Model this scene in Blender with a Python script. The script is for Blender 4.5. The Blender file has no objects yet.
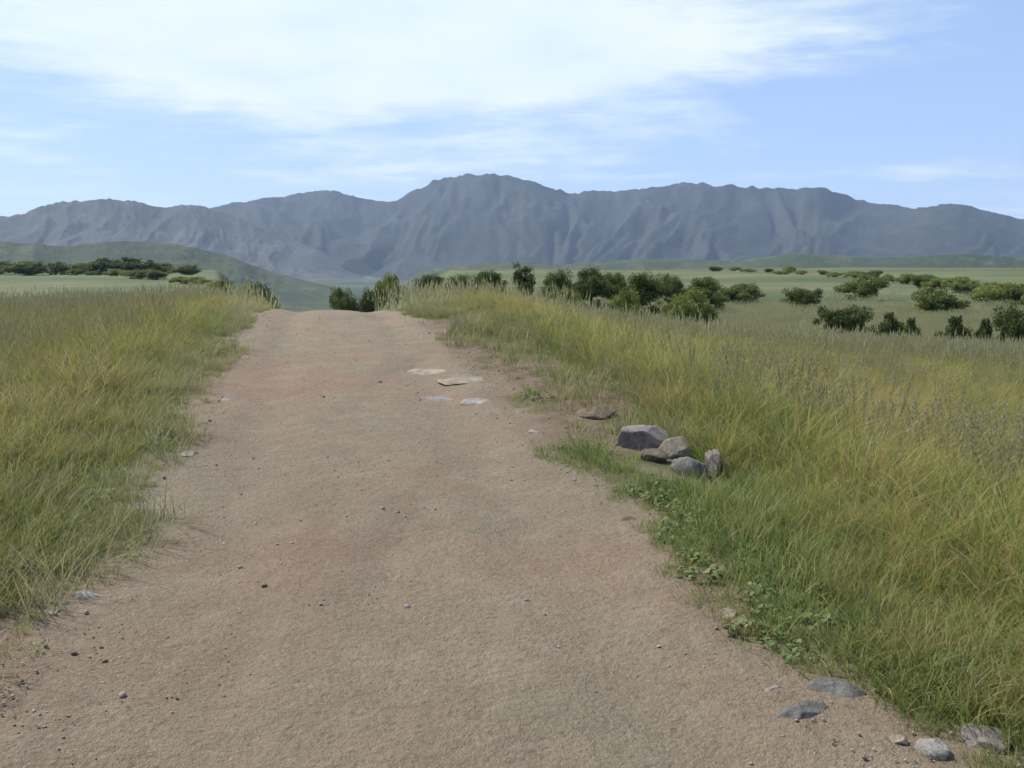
import bpy, math, random
import numpy as np
from mathutils import Vector

SC = bpy.context.scene
COL = SC.collection
R = math.radians
rng = np.random.default_rng(11)
random.seed(11)

# ------------------------------------------------------------------ camera
F = 950.0
PITCH = math.atan(122.0 / F)
CAM = np.array([0.0, 0.0, 1.6])
cam_data = bpy.data.cameras.new('camera')
cam_data.lens = 36.0 * F / 1024.0
cam_data.sensor_width = 36.0
cam_data.clip_start = 0.05
cam_data.clip_end = 30000
cam = bpy.data.objects.new('camera', cam_data)
COL.objects.link(cam)
cam.location = CAM
cam.rotation_euler = (R(90) - PITCH, 0, 0)
SC.camera = cam

# ------------------------------------------------------------------ light and sky
SUN_EL, SUN_AZ = 52.0, -62.0       # azimuth from +Y towards +X
world = bpy.data.worlds.new('World')
SC.world = world
world.use_nodes = True
wn, wl = world.node_tree.nodes, world.node_tree.links
wn.clear()


def wmath(op, a, b=None, c=None, clamp=False):
    n = wn.new('ShaderNodeMath'); n.operation = op; n.use_clamp = clamp
    for i, v in enumerate((a, b, c)):
        if v is None: continue
        if isinstance(v, (int, float)): n.inputs[i].default_value = v
        else: wl.new(v, n.inputs[i])
    return n.outputs[0]


out = wn.new('ShaderNodeOutputWorld')
bg = wn.new('ShaderNodeBackground'); bg.inputs['Strength'].default_value = 0.053
sky = wn.new('ShaderNodeTexSky'); sky.sky_type = 'NISHITA'; sky.sun_disc = False
sky.sun_elevation = R(SUN_EL); sky.sun_rotation = R(SUN_AZ)
sky.air_density = 1.0; sky.dust_density = 0.6; sky.ozone_density = 1.5; sky.altitude = 900
tc = wn.new('ShaderNodeTexCoord')
sep = wn.new('ShaderNodeSeparateXYZ'); wl.new(tc.outputs['Generated'], sep.inputs[0])
zz = wmath('ADD', wmath('MAXIMUM', sep.outputs['Z'], 0.0), 0.09)
u = wmath('DIVIDE', sep.outputs['X'], zz); v = wmath('DIVIDE', sep.outputs['Y'], zz)
cmb = wn.new('ShaderNodeCombineXYZ'); wl.new(u, cmb.inputs[0]); wl.new(v, cmb.inputs[1])


def wnoise(scale, detail, rough, off, dist=0.0):
    mp = wn.new('ShaderNodeMapping'); mp.inputs['Location'].default_value = off
    wl.new(cmb.outputs[0], mp.inputs['Vector'])
    n = wn.new('ShaderNodeTexNoise'); n.inputs['Scale'].default_value = scale
    n.inputs['Detail'].default_value = detail; n.inputs['Roughness'].default_value = rough
    n.inputs['Distortion'].default_value = dist
    wl.new(mp.outputs[0], n.inputs['Vector'])
    return n.outputs['Fac']


def sdir(px, py):
    a = np.array([(px - 512) / F, 1.0, (384 - py) / F])
    c, s = math.cos(PITCH), math.sin(PITCH)
    v = np.array([a[0], a[1] * c + a[2] * s, -a[1] * s + a[2] * c])
    return v / np.linalg.norm(v)


def blob(px, py, sx, sz):
    d = sdir(px, py)
    az = wmath('ARCTAN2', sep.outputs['X'], sep.outputs['Y'])
    a = wmath('DIVIDE', wmath('SUBTRACT', az, math.atan2(d[0], d[1])), sx)
    b = wmath('DIVIDE', wmath('SUBTRACT', sep.outputs['Z'], float(d[2])), sz)
    r2 = wmath('ADD', wmath('MULTIPLY', a, a), wmath('MULTIPLY', b, b))
    return wmath('POWER', 2.718, wmath('MULTIPLY', r2, -1.0))


n1 = wnoise(0.55, 9, 0.64, (3.1, 0.7, 0), 0.4)
n2 = wnoise(1.7, 5, 0.6, (8.0, 2.2, 0), 0.2)
sc3 = wn.new('ShaderNodeCombineXYZ')
wl.new(wmath('MULTIPLY', wmath('ARCTAN2', sep.outputs['X'], sep.outputs['Y']), 3.0), sc3.inputs[0]); wl.new(wmath('MULTIPLY', sep.outputs['Z'], 38.0), sc3.inputs[1])
n3n = wn.new('ShaderNodeTexNoise'); n3n.inputs['Scale'].default_value = 1.0; n3n.inputs['Detail'].default_value = 9; n3n.inputs['Roughness'].default_value = 0.66; n3n.inputs['Distortion'].default_value = 0.3
wl.new(sc3.outputs[0], n3n.inputs['Vector']); n3 = n3n.outputs['Fac']
bsum = wmath('ADD', wmath('MULTIPLY', blob(360, 40, 0.36, 0.06), 0.72), wmath('MULTIPLY', blob(600, 60, 0.14, 0.025), 0.3))
bsum = wmath('ADD', bsum, wmath('MULTIPLY', blob(760, 176, 0.22, 0.008), 0.25))
bsum = wmath('ADD', bsum, wmath('MULTIPLY', blob(1000, 100, 0.2, 0.05), -0.3))
field = wmath('ADD', wmath('ADD', wmath('MULTIPLY', n1, 1.3), wmath('MULTIPLY', n2, 0.6)), wmath('ADD', bsum, wmath('MULTIPLY', wmath('SUBTRACT', n3, 0.5), 0.7)))
cov = wn.new('ShaderNodeMapRange'); cov.interpolation_type = 'SMOOTHSTEP'
cov.inputs['From Min'].default_value = 0.86; cov.inputs['From Max'].default_value = 1.36
wl.new(field, cov.inputs['Value'])
cloudcol = wn.new('ShaderNodeMix'); cloudcol.data_type = 'RGBA'
wl.new(wmath('MULTIPLY', n2, 1.0), cloudcol.inputs[0])
cloudcol.inputs[6].default_value = (4.1, 5.35, 5.9, 1)
cloudcol.inputs[7].default_value = (6.7, 6.9, 6.4, 1)
veil = wn.new('ShaderNodeMix'); veil.data_type = 'RGBA'; veil.inputs[0].default_value = 0.6
wl.new(sky.outputs[0], veil.inputs[6]); veil.inputs[7].default_value = (2.5, 3.65, 6.3, 1)
mixc = wn.new('ShaderNodeMix'); mixc.data_type = 'RGBA'
wl.new(cov.outputs[0], mixc.inputs[0]); wl.new(veil.outputs[2], mixc.inputs[6]); wl.new(cloudcol.outputs[2], mixc.inputs[7])
wl.new(mixc.outputs[2], bg.inputs['Color']); wl.new(bg.outputs[0], out.inputs['Surface'])

sun_data = bpy.data.lights.new('sun', 'SUN')
sun_data.energy = 2.5; sun_data.angle = R(5); sun_data.color = (1.0, 0.95, 0.86)
sun = bpy.data.objects.new('sun', sun_data); COL.objects.link(sun)
sd = Vector((math.sin(R(SUN_AZ)) * math.cos(R(SUN_EL)), math.cos(R(SUN_AZ)) * math.cos(R(SUN_EL)), math.sin(R(SUN_EL))))
sun.rotation_euler = sd.to_track_quat('Z', 'Y').to_euler()

SC.view_settings.view_transform = 'Standard'
SC.view_settings.look = 'None'
SC.view_settings.exposure = 1.61
SC.view_settings.gamma = 1.0
SC.view_settings.use_curve_mapping = False
SC.cycles.volume_bounces = 1
SC.cycles.max_bounces = 6
SC.cycles.transparent_max_bounces = 8

# ------------------------------------------------------------------ numpy noise
_perm = np.random.default_rng(5).random((256, 256))


def vnoise(x, y):
    xi = np.floor(x).astype(int); yi = np.floor(y).astype(int)
    fx = x - xi; fy = y - yi
    fx = fx * fx * (3 - 2 * fx); fy = fy * fy * (3 - 2 * fy)
    g = lambda i, j: _perm[i % 256, j % 256]
    return (g(xi, yi) * (1 - fx) + g(xi + 1, yi) * fx) * (1 - fy) + (g(xi, yi + 1) * (1 - fx) + g(xi + 1, yi + 1) * fx) * fy


def fbm(x, y, o=4, gain=0.5):
    s = 0; a = 1; t = 0
    for k in range(o):
        s = s + a * vnoise(x * 2 ** k + 17.3 * k, y * 2 ** k + 5.1 * k); t += a; a *= gain
    return s / t


def sstep(a, b, x):
    t = np.clip((x - a) / (b - a), 0, 1)
    return t * t * (3 - 2 * t)


# ------------------------------------------------------------------ terrain height
def road_x(y):
    y = np.asarray(y, float)
    return 0.34 - 0.205 * y


def H(x, y):
    x = np.asarray(x, float); y = np.asarray(y, float)
    off = x - road_x(np.clip(y, -20, 40))
    yc = np.clip(y, -30, 36)
    near = 0.049 * yc - 0.006 * np.maximum(0, yc - 12) ** 2
    dr = np.maximum(0, off - 1.5); dl = np.maximum(0, -off - 1.5)
    fr = 0.26 * dr * dr / (dr + 1.0)
    drop = 2.0 * (1 - np.exp(-fr / 2.0)) + 0.5 * (1 - np.exp(-0.06 * dl / 0.5))
    bank = 0.20 * np.exp(-((off - 2.6) / 0.7) ** 2) * sstep(6.0, 9.0, y) * (1 - sstep(16, 22, y))
    bankl = 0.10 * np.exp(-((off + 2.3) / 0.6) ** 2)
    rough = (fbm(x * 1.3, y * 1.3, 4) - 0.5) * 0.12 * sstep(1.5, 2.2, np.abs(off))
    rutn = (fbm(x * 0.7 + 9, y * 0.35, 3) - 0.5) * (0.05 + 0.05 * sstep(9, 19, y)) * (1 - sstep(1.6, 2.2, np.abs(off)))
    rut = -(0.03 + 0.02 * sstep(9, 19, y)) * (np.exp(-((off - 0.75) / 0.25) ** 2) + np.exp(-((off + 0.75) / 0.25) ** 2))
    zn = near - drop * (1 - sstep(14, 40, y) * 0.6) + bank + bankl + rough + rutn + rut * (np.abs(off) < 1.8)
    r = np.hypot(x, y)
    t = x / np.maximum(y, 1.0)
    gap = sstep(-0.31, -0.25, t) * (1 - sstep(-0.16, -0.06, t)) * (y > 0)
    plat = -2.15 + (fbm(x * 0.012, y * 0.012, 4) - 0.5) * 1.8 * sstep(60, 250, r)
    plat = plat + 1.3 * sstep(120, 420, r) * sstep(0.1, 0.5, t)
    edge = 480 + 160 * (fbm(t * 6 + 3, 0 * t + 2.5, 3) - 0.5)
    down = np.maximum(gap * sstep(35, 420, r), sstep(0, 900, r - edge))
    far = plat - down * 58 + (fbm(x * 0.002, y * 0.002, 4) - 0.5) * 40 * sstep(900, 1800, r)
    return zn * (1 - sstep(22, 62, r)) + far * sstep(22, 62, r)


def bare(x, y):
    """where the low bank right of the track is eroded to brown earth"""
    off = x - road_x(np.clip(y, -20, 40))
    c = 1.82 + 0.18 * np.sin(y * 0.9)
    m = np.exp(-((off - c) / 0.50) ** 2) * sstep(6.0, 7.2, y) * (1 - sstep(14, 17, y))
    return np.clip(m * 1.9 * sstep(0.30, 0.48, fbm(x * 1.8 + 4, y * 1.1, 4)), 0, 1)


def hit(px, py, ymax=4000):
    """first point of the terrain seen through a photo pixel"""
    d = sdir(px, py); s = np.geomspace(1.0, ymax, 6000)
    P = CAM[None] + d[None] * s[:, None]
    below = P[:, 2] < H(P[:, 0], P[:, 1])
    i = int(np.argmax(below)) if below.any() else len(s) - 1
    return P[i]


# ------------------------------------------------------------------ helpers
def tag(o, label=None, cat=None, group=None, kind=None):
    if label: o['label'] = label
    if cat: o['category'] = cat
    if group: o['group'] = group
    if kind: o['kind'] = kind
    return o


def mesh_np(name, V, Fc, mat=None, smooth=True, attrs=None):
    """V (n,3); Fc (m,k) with k = 3 or 4, or a list of such arrays"""
    me = bpy.data.meshes.new(name)
    V = np.asarray(V, np.float32)
    Fs = Fc if isinstance(Fc, list) else [Fc]
    Fs = [np.asarray(f, np.int32) for f in Fs if len(f)]
    me.vertices.add(len(V)); me.vertices.foreach_set('co', V.ravel())
    loops = np.concatenate([f.ravel() for f in Fs])
    tot = np.concatenate([np.full(len(f), f.shape[1]) for f in Fs])
    start = np.concatenate([[0], np.cumsum(tot)[:-1]])
    me.loops.add(len(loops)); me.loops.foreach_set('vertex_index', loops)
    me.polygons.add(len(tot)); me.polygons.foreach_set('loop_start', start.astype(np.int32))
    me.polygons.foreach_set('use_smooth', np.full(len(tot), smooth))
    if mat: me.materials.append(mat)
    for k, a in (attrs or {}).items():
        at = me.attributes.new(k, 'FLOAT', 'POINT'); at.data.foreach_set('value', np.asarray(a, np.float32))
    me.update(calc_edges=True); me.validate()
    return me


def link(name, me, parent=None, loc=None):
    o = bpy.data.objects.new(name, me); COL.objects.link(o)
    if parent: o.parent = parent
    if loc is not None: o.location = loc
    return o


def grid_faces(n, m, wrap=False):
    i, j = np.meshgrid(np.arange(n - 1), np.arange(m if wrap else m - 1), indexing='ij')
    a = i * m + j; b = i * m + (j + 1) % m
    return np.stack([a, b, b + m, a + m], -1).reshape(-1, 4)


# ------------------------------------------------------------------ materials
class NT:
    def __init__(s, name):
        s.m = bpy.data.materials.new(name); s.m.use_nodes = True
        s.n, s.l = s.m.node_tree.nodes, s.m.node_tree.links
        s.b = s.n['Principled BSDF']; s.b.inputs['Roughness'].default_value = 0.9
        s.b.inputs['Specular IOR Level'].default_value = 0.2
        s.geo = s.n.new('ShaderNodeNewGeometry')

    def lk(s, a, b): s.l.new(a, b)

    def noise(s, scale, detail=5, rough=0.6, vec=None, stretch=None, out='Fac'):
        n = s.n.new('ShaderNodeTexNoise'); n.inputs['Scale'].default_value = scale
        n.inputs['Detail'].default_value = detail; n.inputs['Roughness'].default_value = rough
        v = vec or s.geo.outputs['Position']
        if stretch:
            mp = s.n.new('ShaderNodeMapping'); mp.inputs['Scale'].default_value = stretch; s.lk(v, mp.inputs[0]); v = mp.outputs[0]
        s.lk(v, n.inputs['Vector']); return n.outputs[out]

    def ramp(s, fac, stops):
        r = s.n.new('ShaderNodeValToRGB'); e = r.color_ramp.elements
        while len(e) < len(stops): e.new(0.5)
        for el, (p, c) in zip(e, stops):
            el.position = p; el.color = (*c, 1) if isinstance(c, (tuple, list)) else (c, c, c, 1)
        s.lk(fac, r.inputs[0]); return r.outputs[0]

    def mix(s, fac, a, b, mode='MIX'):
        n = s.n.new('ShaderNodeMix'); n.data_type = 'RGBA'; n.blend_type = mode
        for i, v in ((0, fac), (6, a), (7, b)):
            if isinstance(v, (int, float)): n.inputs[i].default_value = v
            elif isinstance(v, tuple): n.inputs[i].default_value = (*v, 1)
            else: s.lk(v, n.inputs[i])
        return n.outputs[2]

    def math(s, op, a, b, clamp=False):
        n = s.n.new('ShaderNodeMath'); n.operation = op; n.use_clamp = clamp
        for i, v in enumerate((a, b)):
            if isinstance(v, (int, float)): n.inputs[i].default_value = v
            else: s.lk(v, n.inputs[i])
        return n.outputs[0]

    def attr(s, name):
        n = s.n.new('ShaderNodeAttribute'); n.attribute_name = name; return n.outputs['Fac']

    def bump(s, h, strength=0.5, dist=0.02):
        n = s.n.new('ShaderNodeBump'); n.inputs['Strength'].default_value = strength; n.inputs['Distance'].default_value = dist
        s.lk(h, n.inputs['Height']); s.lk(n.outputs[0], s.b.inputs['Normal'])

    def color(s, c): s.lk(c, s.b.inputs['Base Color'])


def dirt_color(k):
    big = k.noise(0.5, 4, 0.6); med = k.noise(3.0, 7, 0.7); fine = k.noise(34, 5, 0.75)
    c = k.ramp(big, [(0.34, (0.205, 0.136, 0.093)), (0.46, (0.192, 0.145, 0.097)), (0.60, (0.176, 0.147, 0.099))])
    c = k.mix(k.ramp(med, [(0.46, 0.0), (0.70, 0.75)]), c, (0.235, 0.190, 0.135))
    c = k.mix(k.ramp(k.noise(1.3, 6, 0.7, stretch=(1, 0.45, 1)), [(0.50, 0.0), (0.70, 0.5)]), c, (0.120, 0.088, 0.062))
    c = k.mix(k.ramp(fine, [(0.36, 0.5), (0.50, 0.0)]), c, (0.090, 0.070, 0.052))
    c = k.mix(k.ramp(k.noise(80, 3, 0.6), [(0.58, 0.0), (0.72, 0.6)]), c, (0.30, 0.26, 0.205))
    return c


def mat_road():
    k = NT('packed_dirt')
    k.color(dirt_color(k))
    h = k.math('ADD', k.math('MULTIPLY', k.noise(7, 7, 0.75), 1.0), k.math('MULTIPLY', k.noise(50, 4, 0.75), 0.4))
    k.bump(h, 1.0, 0.045)
    return k.m


def mat_ground():
    k = NT('meadow_ground')
    d = dirt_color(k)
    pos = k.geo.outputs['Position']
    g = k.ramp(k.noise(0.035, 6, 0.6, stretch=(1, 0.5, 1)), [(0.36, (0.060, 0.080, 0.028)), (0.47, (0.098, 0.110, 0.042)), (0.56, (0.135, 0.130, 0.062)), (0.66, (0.075, 0.105, 0.034))])
    g = k.mix(k.ramp(k.noise(1.1, 6, 0.7), [(0.35, 0.6), (0.62, 0.0)]), g, (0.055, 0.062, 0.024))
    g = k.mix(k.ramp(k.noise(0.012, 3, 0.5), [(0.5, 0.0), (0.62, 0.6)]), g, (0.062, 0.098, 0.034))
    g = k.mix(k.ramp(k.noise(7, 5, 0.7), [(0.5, 0.0), (0.7, 0.5)]), g, (0.16, 0.14, 0.085))
    g = k.mix(k.ramp(k.noise(0.014, 6, 0.65, stretch=(0.5, 1, 1)), [(0.42, 0.0), (0.56, 0.75)]), g, (0.045, 0.062, 0.024))
    # far valley: dark copses and strips of pasture
    f = k.ramp(k.noise(0.006, 8, 0.68, stretch=(1, 0.6, 1)), [(0.42, (0.018, 0.030, 0.014)), (0.50, (0.036, 0.050, 0.022)), (0.60, (0.066, 0.074, 0.036)), (0.7, (0.095, 0.088, 0.055))])
    c = k.mix(k.attr('far'), g, f)
    c = k.mix(k.attr('soil'), c, d)
    c = k.mix(k.attr('bank'), c, k.ramp(k.noise(4, 6, 0.7), [(0.35, (0.095, 0.068, 0.044)), (0.6, (0.165, 0.122, 0.082))]))
    k.color(c)
    h = k.math('ADD', k.math('MULTIPLY', k.noise(7, 7, 0.75), 1.0), k.math('MULTIPLY', k.noise(50, 4, 0.75), 0.4))
    k.bump(h, 1.0, 0.045)
    return k.m


def mat_mountain(name, dark, mid, light, sc=1.0):
    k = NT(name)
    c = k.ramp(k.noise(0.0035 * sc, 9, 0.66), [(0.36, dark), (0.50, mid), (0.64, light)])
    c = k.mix(k.ramp(k.noise(0.02 * sc, 7, 0.7), [(0.42, 0.7), (0.6, 0.0)]), c, dark)
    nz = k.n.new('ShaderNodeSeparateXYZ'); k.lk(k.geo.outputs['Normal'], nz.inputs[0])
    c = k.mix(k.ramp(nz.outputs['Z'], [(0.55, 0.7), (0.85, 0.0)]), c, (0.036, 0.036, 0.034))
    k.color(c); k.bump(k.noise(0.03 * sc, 8, 0.7), 0.9, 14 / sc)
    return k.m


def mat_leafy(name, cols, dry, transl=0.5, nscale=0.35, rough=0.65):
    """blade colour: a patch tint from the place, a tint per blade (attribute tint), straw where attribute dry is 1"""
    k = NT(name)
    patch = k.ramp(k.noise(nscale, 5, 0.65), [(0.34, 0.1), (0.66, 0.9)])
    c = k.ramp(k.math('ADD', k.math('MULTIPLY', patch, 0.55), k.math('MULTIPLY', k.attr('tint'), 0.45)), [(p, c) for p, c in cols])
    c = k.mix(k.attr('dry'), c, dry)
    k.color(c); k.b.inputs['Roughness'].default_value = rough
    k.b.inputs['Specular IOR Level'].default_value = 0.12
    t = k.n.new('ShaderNodeBsdfTranslucent'); k.lk(c, t.inputs['Color'])
    ms = k.n.new('ShaderNodeMixShader'); ms.inputs[0].default_value = transl
    k.lk(k.b.outputs[0], ms.inputs[1]); k.lk(t.outputs[0], ms.inputs[2])
    o = [n for n in k.n if n.type == 'OUTPUT_MATERIAL'][0]; k.lk(ms.outputs[0], o.inputs['Surface'])
    return k.m


M_ROAD = mat_road()
M_GROUND = mat_ground()
STRAW = (0.30, 0.28, 0.13)
M_GRASS_R = mat_leafy('meadow_grass_green', [(0.26, (0.110, 0.170, 0.028)), (0.40, (0.185, 0.230, 0.040)), (0.54, (0.260, 0.258, 0.062)), (0.66, (0.320, 0.225, 0.090))], STRAW)
M_GRASS_L = mat_leafy('meadow_grass_olive', [(0.30, (0.125, 0.155, 0.022)), (0.45, (0.180, 0.190, 0.030)), (0.60, (0.205, 0.198, 0.046)), (0.75, (0.225, 0.180, 0.066))], STRAW)
M_VERGE = mat_leafy('verge_grass', [(0.30, (0.090, 0.165, 0.034)), (0.5, (0.130, 0.195, 0.042)), (0.70, (0.185, 0.205, 0.055))], STRAW)
M_WEED = mat_leafy('broad_leaf', [(0.30, (0.080, 0.135, 0.045)), (0.5, (0.110, 0.155, 0.050)), (0.7, (0.165, 0.185, 0.075))], (0.20, 0.17, 0.09), 0.25)
M_FIELD = mat_leafy('field_grass_pale', [(0.30, (0.20, 0.245, 0.09)), (0.5, (0.26, 0.295, 0.12)), (0.70, (0.32, 0.32, 0.15))], (0.40, 0.39, 0.23), 0.5, 0.12)
M_DRY = mat_leafy('dry_stems', [(0.30, (0.19, 0.175, 0.08)), (0.5, (0.25, 0.23, 0.11)), (0.7, (0.30, 0.28, 0.15))], (0.32, 0.30, 0.17), 0.3)


def mat_crown(name, a, b, c):
    return mat_leafy(name, [(0.30, a), (0.5, b), (0.72, c)], (0.14, 0.12, 0.05), 0.3, 1.6)


M_CROWN = [mat_crown('crown_dark', (0.040, 0.060, 0.018), (0.062, 0.086, 0.026), (0.100, 0.120, 0.038)),
           mat_crown('crown_mid', (0.075, 0.108, 0.030), (0.110, 0.145, 0.042), (0.150, 0.175, 0.056)),
           mat_crown('crown_light', (0.120, 0.155, 0.040), (0.165, 0.200, 0.050), (0.220, 0.235, 0.070))]


def mat_bark():
    k = NT('bark')
    k.color(k.ramp(k.noise(14, 5, 0.7, stretch=(1, 1, 0.2)), [(0.35, (0.045, 0.034, 0.025)), (0.65, (0.12, 0.095, 0.07))]))
    return k.m


M_BARK = mat_bark()


def mat_rock(name, a, b, c):
    k = NT(name)
    tcn = k.n.new('ShaderNodeTexCoord'); ob = tcn.outputs['Object']
    col = k.ramp(k.noise(6, 8, 0.7, ob), [(0.3, a), (0.5, b), (0.7, c)])
    col = k.mix(k.ramp(k.noise(22, 5, 0.7, ob), [(0.56, 0.0), (0.7, 0.6)]), col, (0.22, 0.21, 0.13))
    col = k.mix(k.ramp(k.noise(45, 4, 0.7, ob), [(0.3, 0.6), (0.48, 0.0)]), col, tuple(v * 0.5 for v in a))
    k.color(col); k.bump(k.math('ADD', k.noise(14, 8, 0.75, ob), k.math('MULTIPLY', k.noise(70, 4, 0.7, ob), 0.2)), 0.9, 0.03)
    return k.m


M_ROCK = {'mauve': mat_rock('stone_mauve', (0.130, 0.105, 0.100), (0.210, 0.178, 0.170), (0.300, 0.262, 0.250)),
          'tan': mat_rock('stone_tan', (0.160, 0.130, 0.095), (0.260, 0.220, 0.165), (0.370, 0.325, 0.255)),
          'slate': mat_rock('stone_slate', (0.085, 0.080, 0.073), (0.145, 0.138, 0.126), (0.235, 0.225, 0.208)),
          'grey': mat_rock('stone_grey', (0.165, 0.155, 0.140), (0.265, 0.250, 0.228), (0.380, 0.360, 0.330)),
          'brown': mat_rock('stone_brown', (0.070, 0.050, 0.038), (0.130, 0.098, 0.074), (0.200, 0.158, 0.122))}

# ------------------------------------------------------------------ ground sheet, to the horizon
def build_ground():
    az = np.concatenate([np.linspace(-42, 42, 560), np.linspace(42, 318, 180)[1:-1]])
    rr = np.concatenate([[0.0], np.linspace(0.35, 26, 330), np.geomspace(26, 9000, 260)[1:]])
    A, RR = np.meshgrid(np.radians(az), rr)
    X = RR * np.sin(A); Y = RR * np.cos(A)
    Z = H(X, Y)
    off = X - road_x(np.clip(Y, -20, 40))
    Z = np.where((np.abs(off) < 1.7) & (np.abs(Y) < 60), Z - 0.03 * (1 - sstep(0.85, 1.15, np.abs(off))), Z)
    n = fbm(X * 2.2, Y * 2.2, 4)
    soil = 1 - sstep(1.45, 1.9, np.abs(off) - 0.2 * (off < 0) * (1 - sstep(2.6, 5.0, Y)) + (n - 0.5) * 0.8)
    soil = np.maximum(soil, 0.75 * np.exp(-((off - 2.5) / 0.6) ** 2) * sstep(8, 10, Y) * (1 - sstep(16, 22, Y)) * sstep(0.35, 0.6, n))
    bar = bare(X, Y); soil = np.maximum(soil, bar)
    soil = soil * (1 - sstep(40, 60, RR))
    far = np.maximum(sstep(380, 900, RR), sstep(8, 20, -Z))
    me = mesh_np('ground', np.stack([X, Y, Z], -1).reshape(-1, 3), grid_faces(len(rr), len(az), True)[:, ::-1], M_GROUND,
                 attrs={'soil': soil.ravel(), 'bank': bar.ravel(), 'far': far.ravel()})
    tag(link('ground', me), 'grassy hilltop ground sloping away into the valley', 'ground', kind='structure')


build_ground()


def build_road():
    ys = np.linspace(-5, 48, 760); us = np.linspace(-1, 1, 90)
    U, Y = np.meshgrid(us, ys)
    hl = 1.42 + (fbm(ys * 0.9, ys * 0 + 3.3, 4) - 0.5) * 0.55
    hl = hl + 0.2 * (1 - sstep(2.6, 5.0, ys))
    hr = 1.42 + (fbm(ys * 0.9, ys * 0 + 8.3, 4) - 0.5) * 0.4
    OFF = np.where(U < 0, U * hl[:, None], U * hr[:, None])
    X = road_x(np.clip(Y, -20, 40)) + OFF
    Z = H(X, Y) + 0.006 - 0.035 * sstep(0.80, 1.0, np.abs(U))
    Z += (fbm(X * 5, Y * 5, 3) - 0.5) * 0.012 * (1 - sstep(0.9, 1, np.abs(U)))
    me = mesh_np('dirt_road', np.stack([X, Y, Z], -1).reshape(-1, 3), grid_faces(len(ys), len(us)), M_ROAD)
    tag(link('dirt_road', me), 'pale brown packed dirt track running over the crest of the hill', 'road', kind='structure')


build_road()

# ------------------------------------------------------------------ mountains
def az_el(px, py):
    d = sdir(px, py); return math.atan2(d[0], d[1]), d[2] / math.hypot(d[0], d[1])


def build_range(name, label, pts, Rr, depth, base, mat, seed, spur=0.35, jag=0.03, nspur=70):
    A = np.array([az_el(*p) for p in pts])
    az = np.linspace(A[0, 0], A[-1, 0], 700); s = np.linspace(-1, 1, 150)
    E = np.interp(az, A[:, 0], A[:, 1])
    E = np.convolve(np.pad(E, 6, 'edge'), np.ones(13) / 13, 'valid')
    top = CAM[2] + E * Rr
    S, AZ = np.meshgrid(s, az, indexing='ij')
    ii = np.arange(len(az)) / (len(az) - 1.0)
    top = base - 25 + (top - base + 25) * sstep(0, .07, ii) * (1 - sstep(.86, 1, ii))
    TOP = np.broadcast_to(top, S.shape)
    RR = Rr + S * depth
    RR = RR + (fbm(AZ * 14 + seed, S * 0 + 1, 3) - 0.5) * depth * 0.35 * (1 - np.abs(S))
    prof = np.where(S < 0, (1 + S) ** 1.25, np.maximum(0, 1 - S) ** 1.1)
    X = RR * np.sin(AZ); Y = RR * np.cos(AZ)
    w = (fbm(AZ * 9 + seed, S * 1.2 + 5, 3) - 0.5) * 1.6
    n = 1 - np.abs(2 * fbm(AZ * nspur * 0.35 + w * 2 + seed, S * 1.6 + 9, 4) - 1)
    hump = 4 * prof * (1 - prof)
    Hh = (TOP - base) * (prof - spur * hump * (1 - n) * 1.3)
    Hh = Hh + (TOP - base) * jag * (fbm(AZ * 160 + seed, S * 12, 4) - 0.5) * 2 * prof
    Hh = Hh + (fbm(X * 0.004 + seed, Y * 0.004, 5) - 0.5) * (TOP - base) * 0.12 * np.sqrt(prof)
    me = mesh_np(name, np.stack([X, Y, base - 6 + Hh], -1).reshape(-1, 3), grid_faces(len(s), len(az))[:, ::-1], mat)
    return tag(link(name, me), label, name.replace('_', ' '), kind='structure')


M_MT = mat_mountain('mountain_scrub', (0.008, 0.013, 0.009), (0.018, 0.025, 0.017), (0.042, 0.042, 0.032))
M_MT3 = mat_mountain('ridge_scrub_hazed', (0.024, 0.032, 0.026), (0.046, 0.054, 0.044), (0.080, 0.080, 0.066))  # mountain scrub lightened: extra haze put into the left ridge's colour
M_MT2 = mat_mountain('foothill_scrub', (0.022, 0.036, 0.015), (0.045, 0.062, 0.025), (0.085, 0.088, 0.042), 2.0)
build_range('mountain', 'long dark blue-grey mountain range with two rocky crests across the valley',
            [(-420, 205), (-200, 190), (-60, 205), (0, 222), (120, 222), (210, 204), (260, 196), (300, 190), (330, 186), (362, 196), (395, 200), (415, 188), (440, 178), (465, 173),
             (512, 175), (545, 184), (570, 188), (620, 188), (660, 182), (682, 178), (715, 185), (760, 184), (818, 184), (840, 191), (880, 203),
             (930, 206), (985, 205), (1003, 214), (1040, 219), (1150, 205), (1300, 215), (1500, 210)],
            5200, 1700, -60, M_MT, 3.0, 0.28, 0.03)
build_range('mountain', 'lower hazy grey mountain ridge at the far left',
            [(-420, 220), (-150, 205), (-40, 214), (20, 212), (48, 202), (70, 198), (130, 199), (150, 205), (200, 203), (235, 212), (270, 232), (330, 250), (400, 272)],
            4100, 1100, -58, M_MT3, 21.0, 0.20, 0.03)
build_range('hill', 'low green foothill rising from the valley on the left',
            [(-420, 235), (-150, 228), (0, 236), (60, 240), (120, 236), (180, 240), (225, 250), (262, 264), (300, 276), (350, 288), (440, 300)],
            1700, 500, -56, M_MT2, 41.0, 0.2, 0.02, 40)
build_range('hill', 'low green foothill below the mountain on the right',
            [(360, 286), (420, 268), (500, 258), (560, 262), (650, 254), (730, 257), (800, 250), (880, 254), (960, 250), (1024, 254), (1200, 240), (1500, 250)],
            1900, 600, -56, M_MT2, 53.0, 0.2, 0.02, 40)

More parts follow.
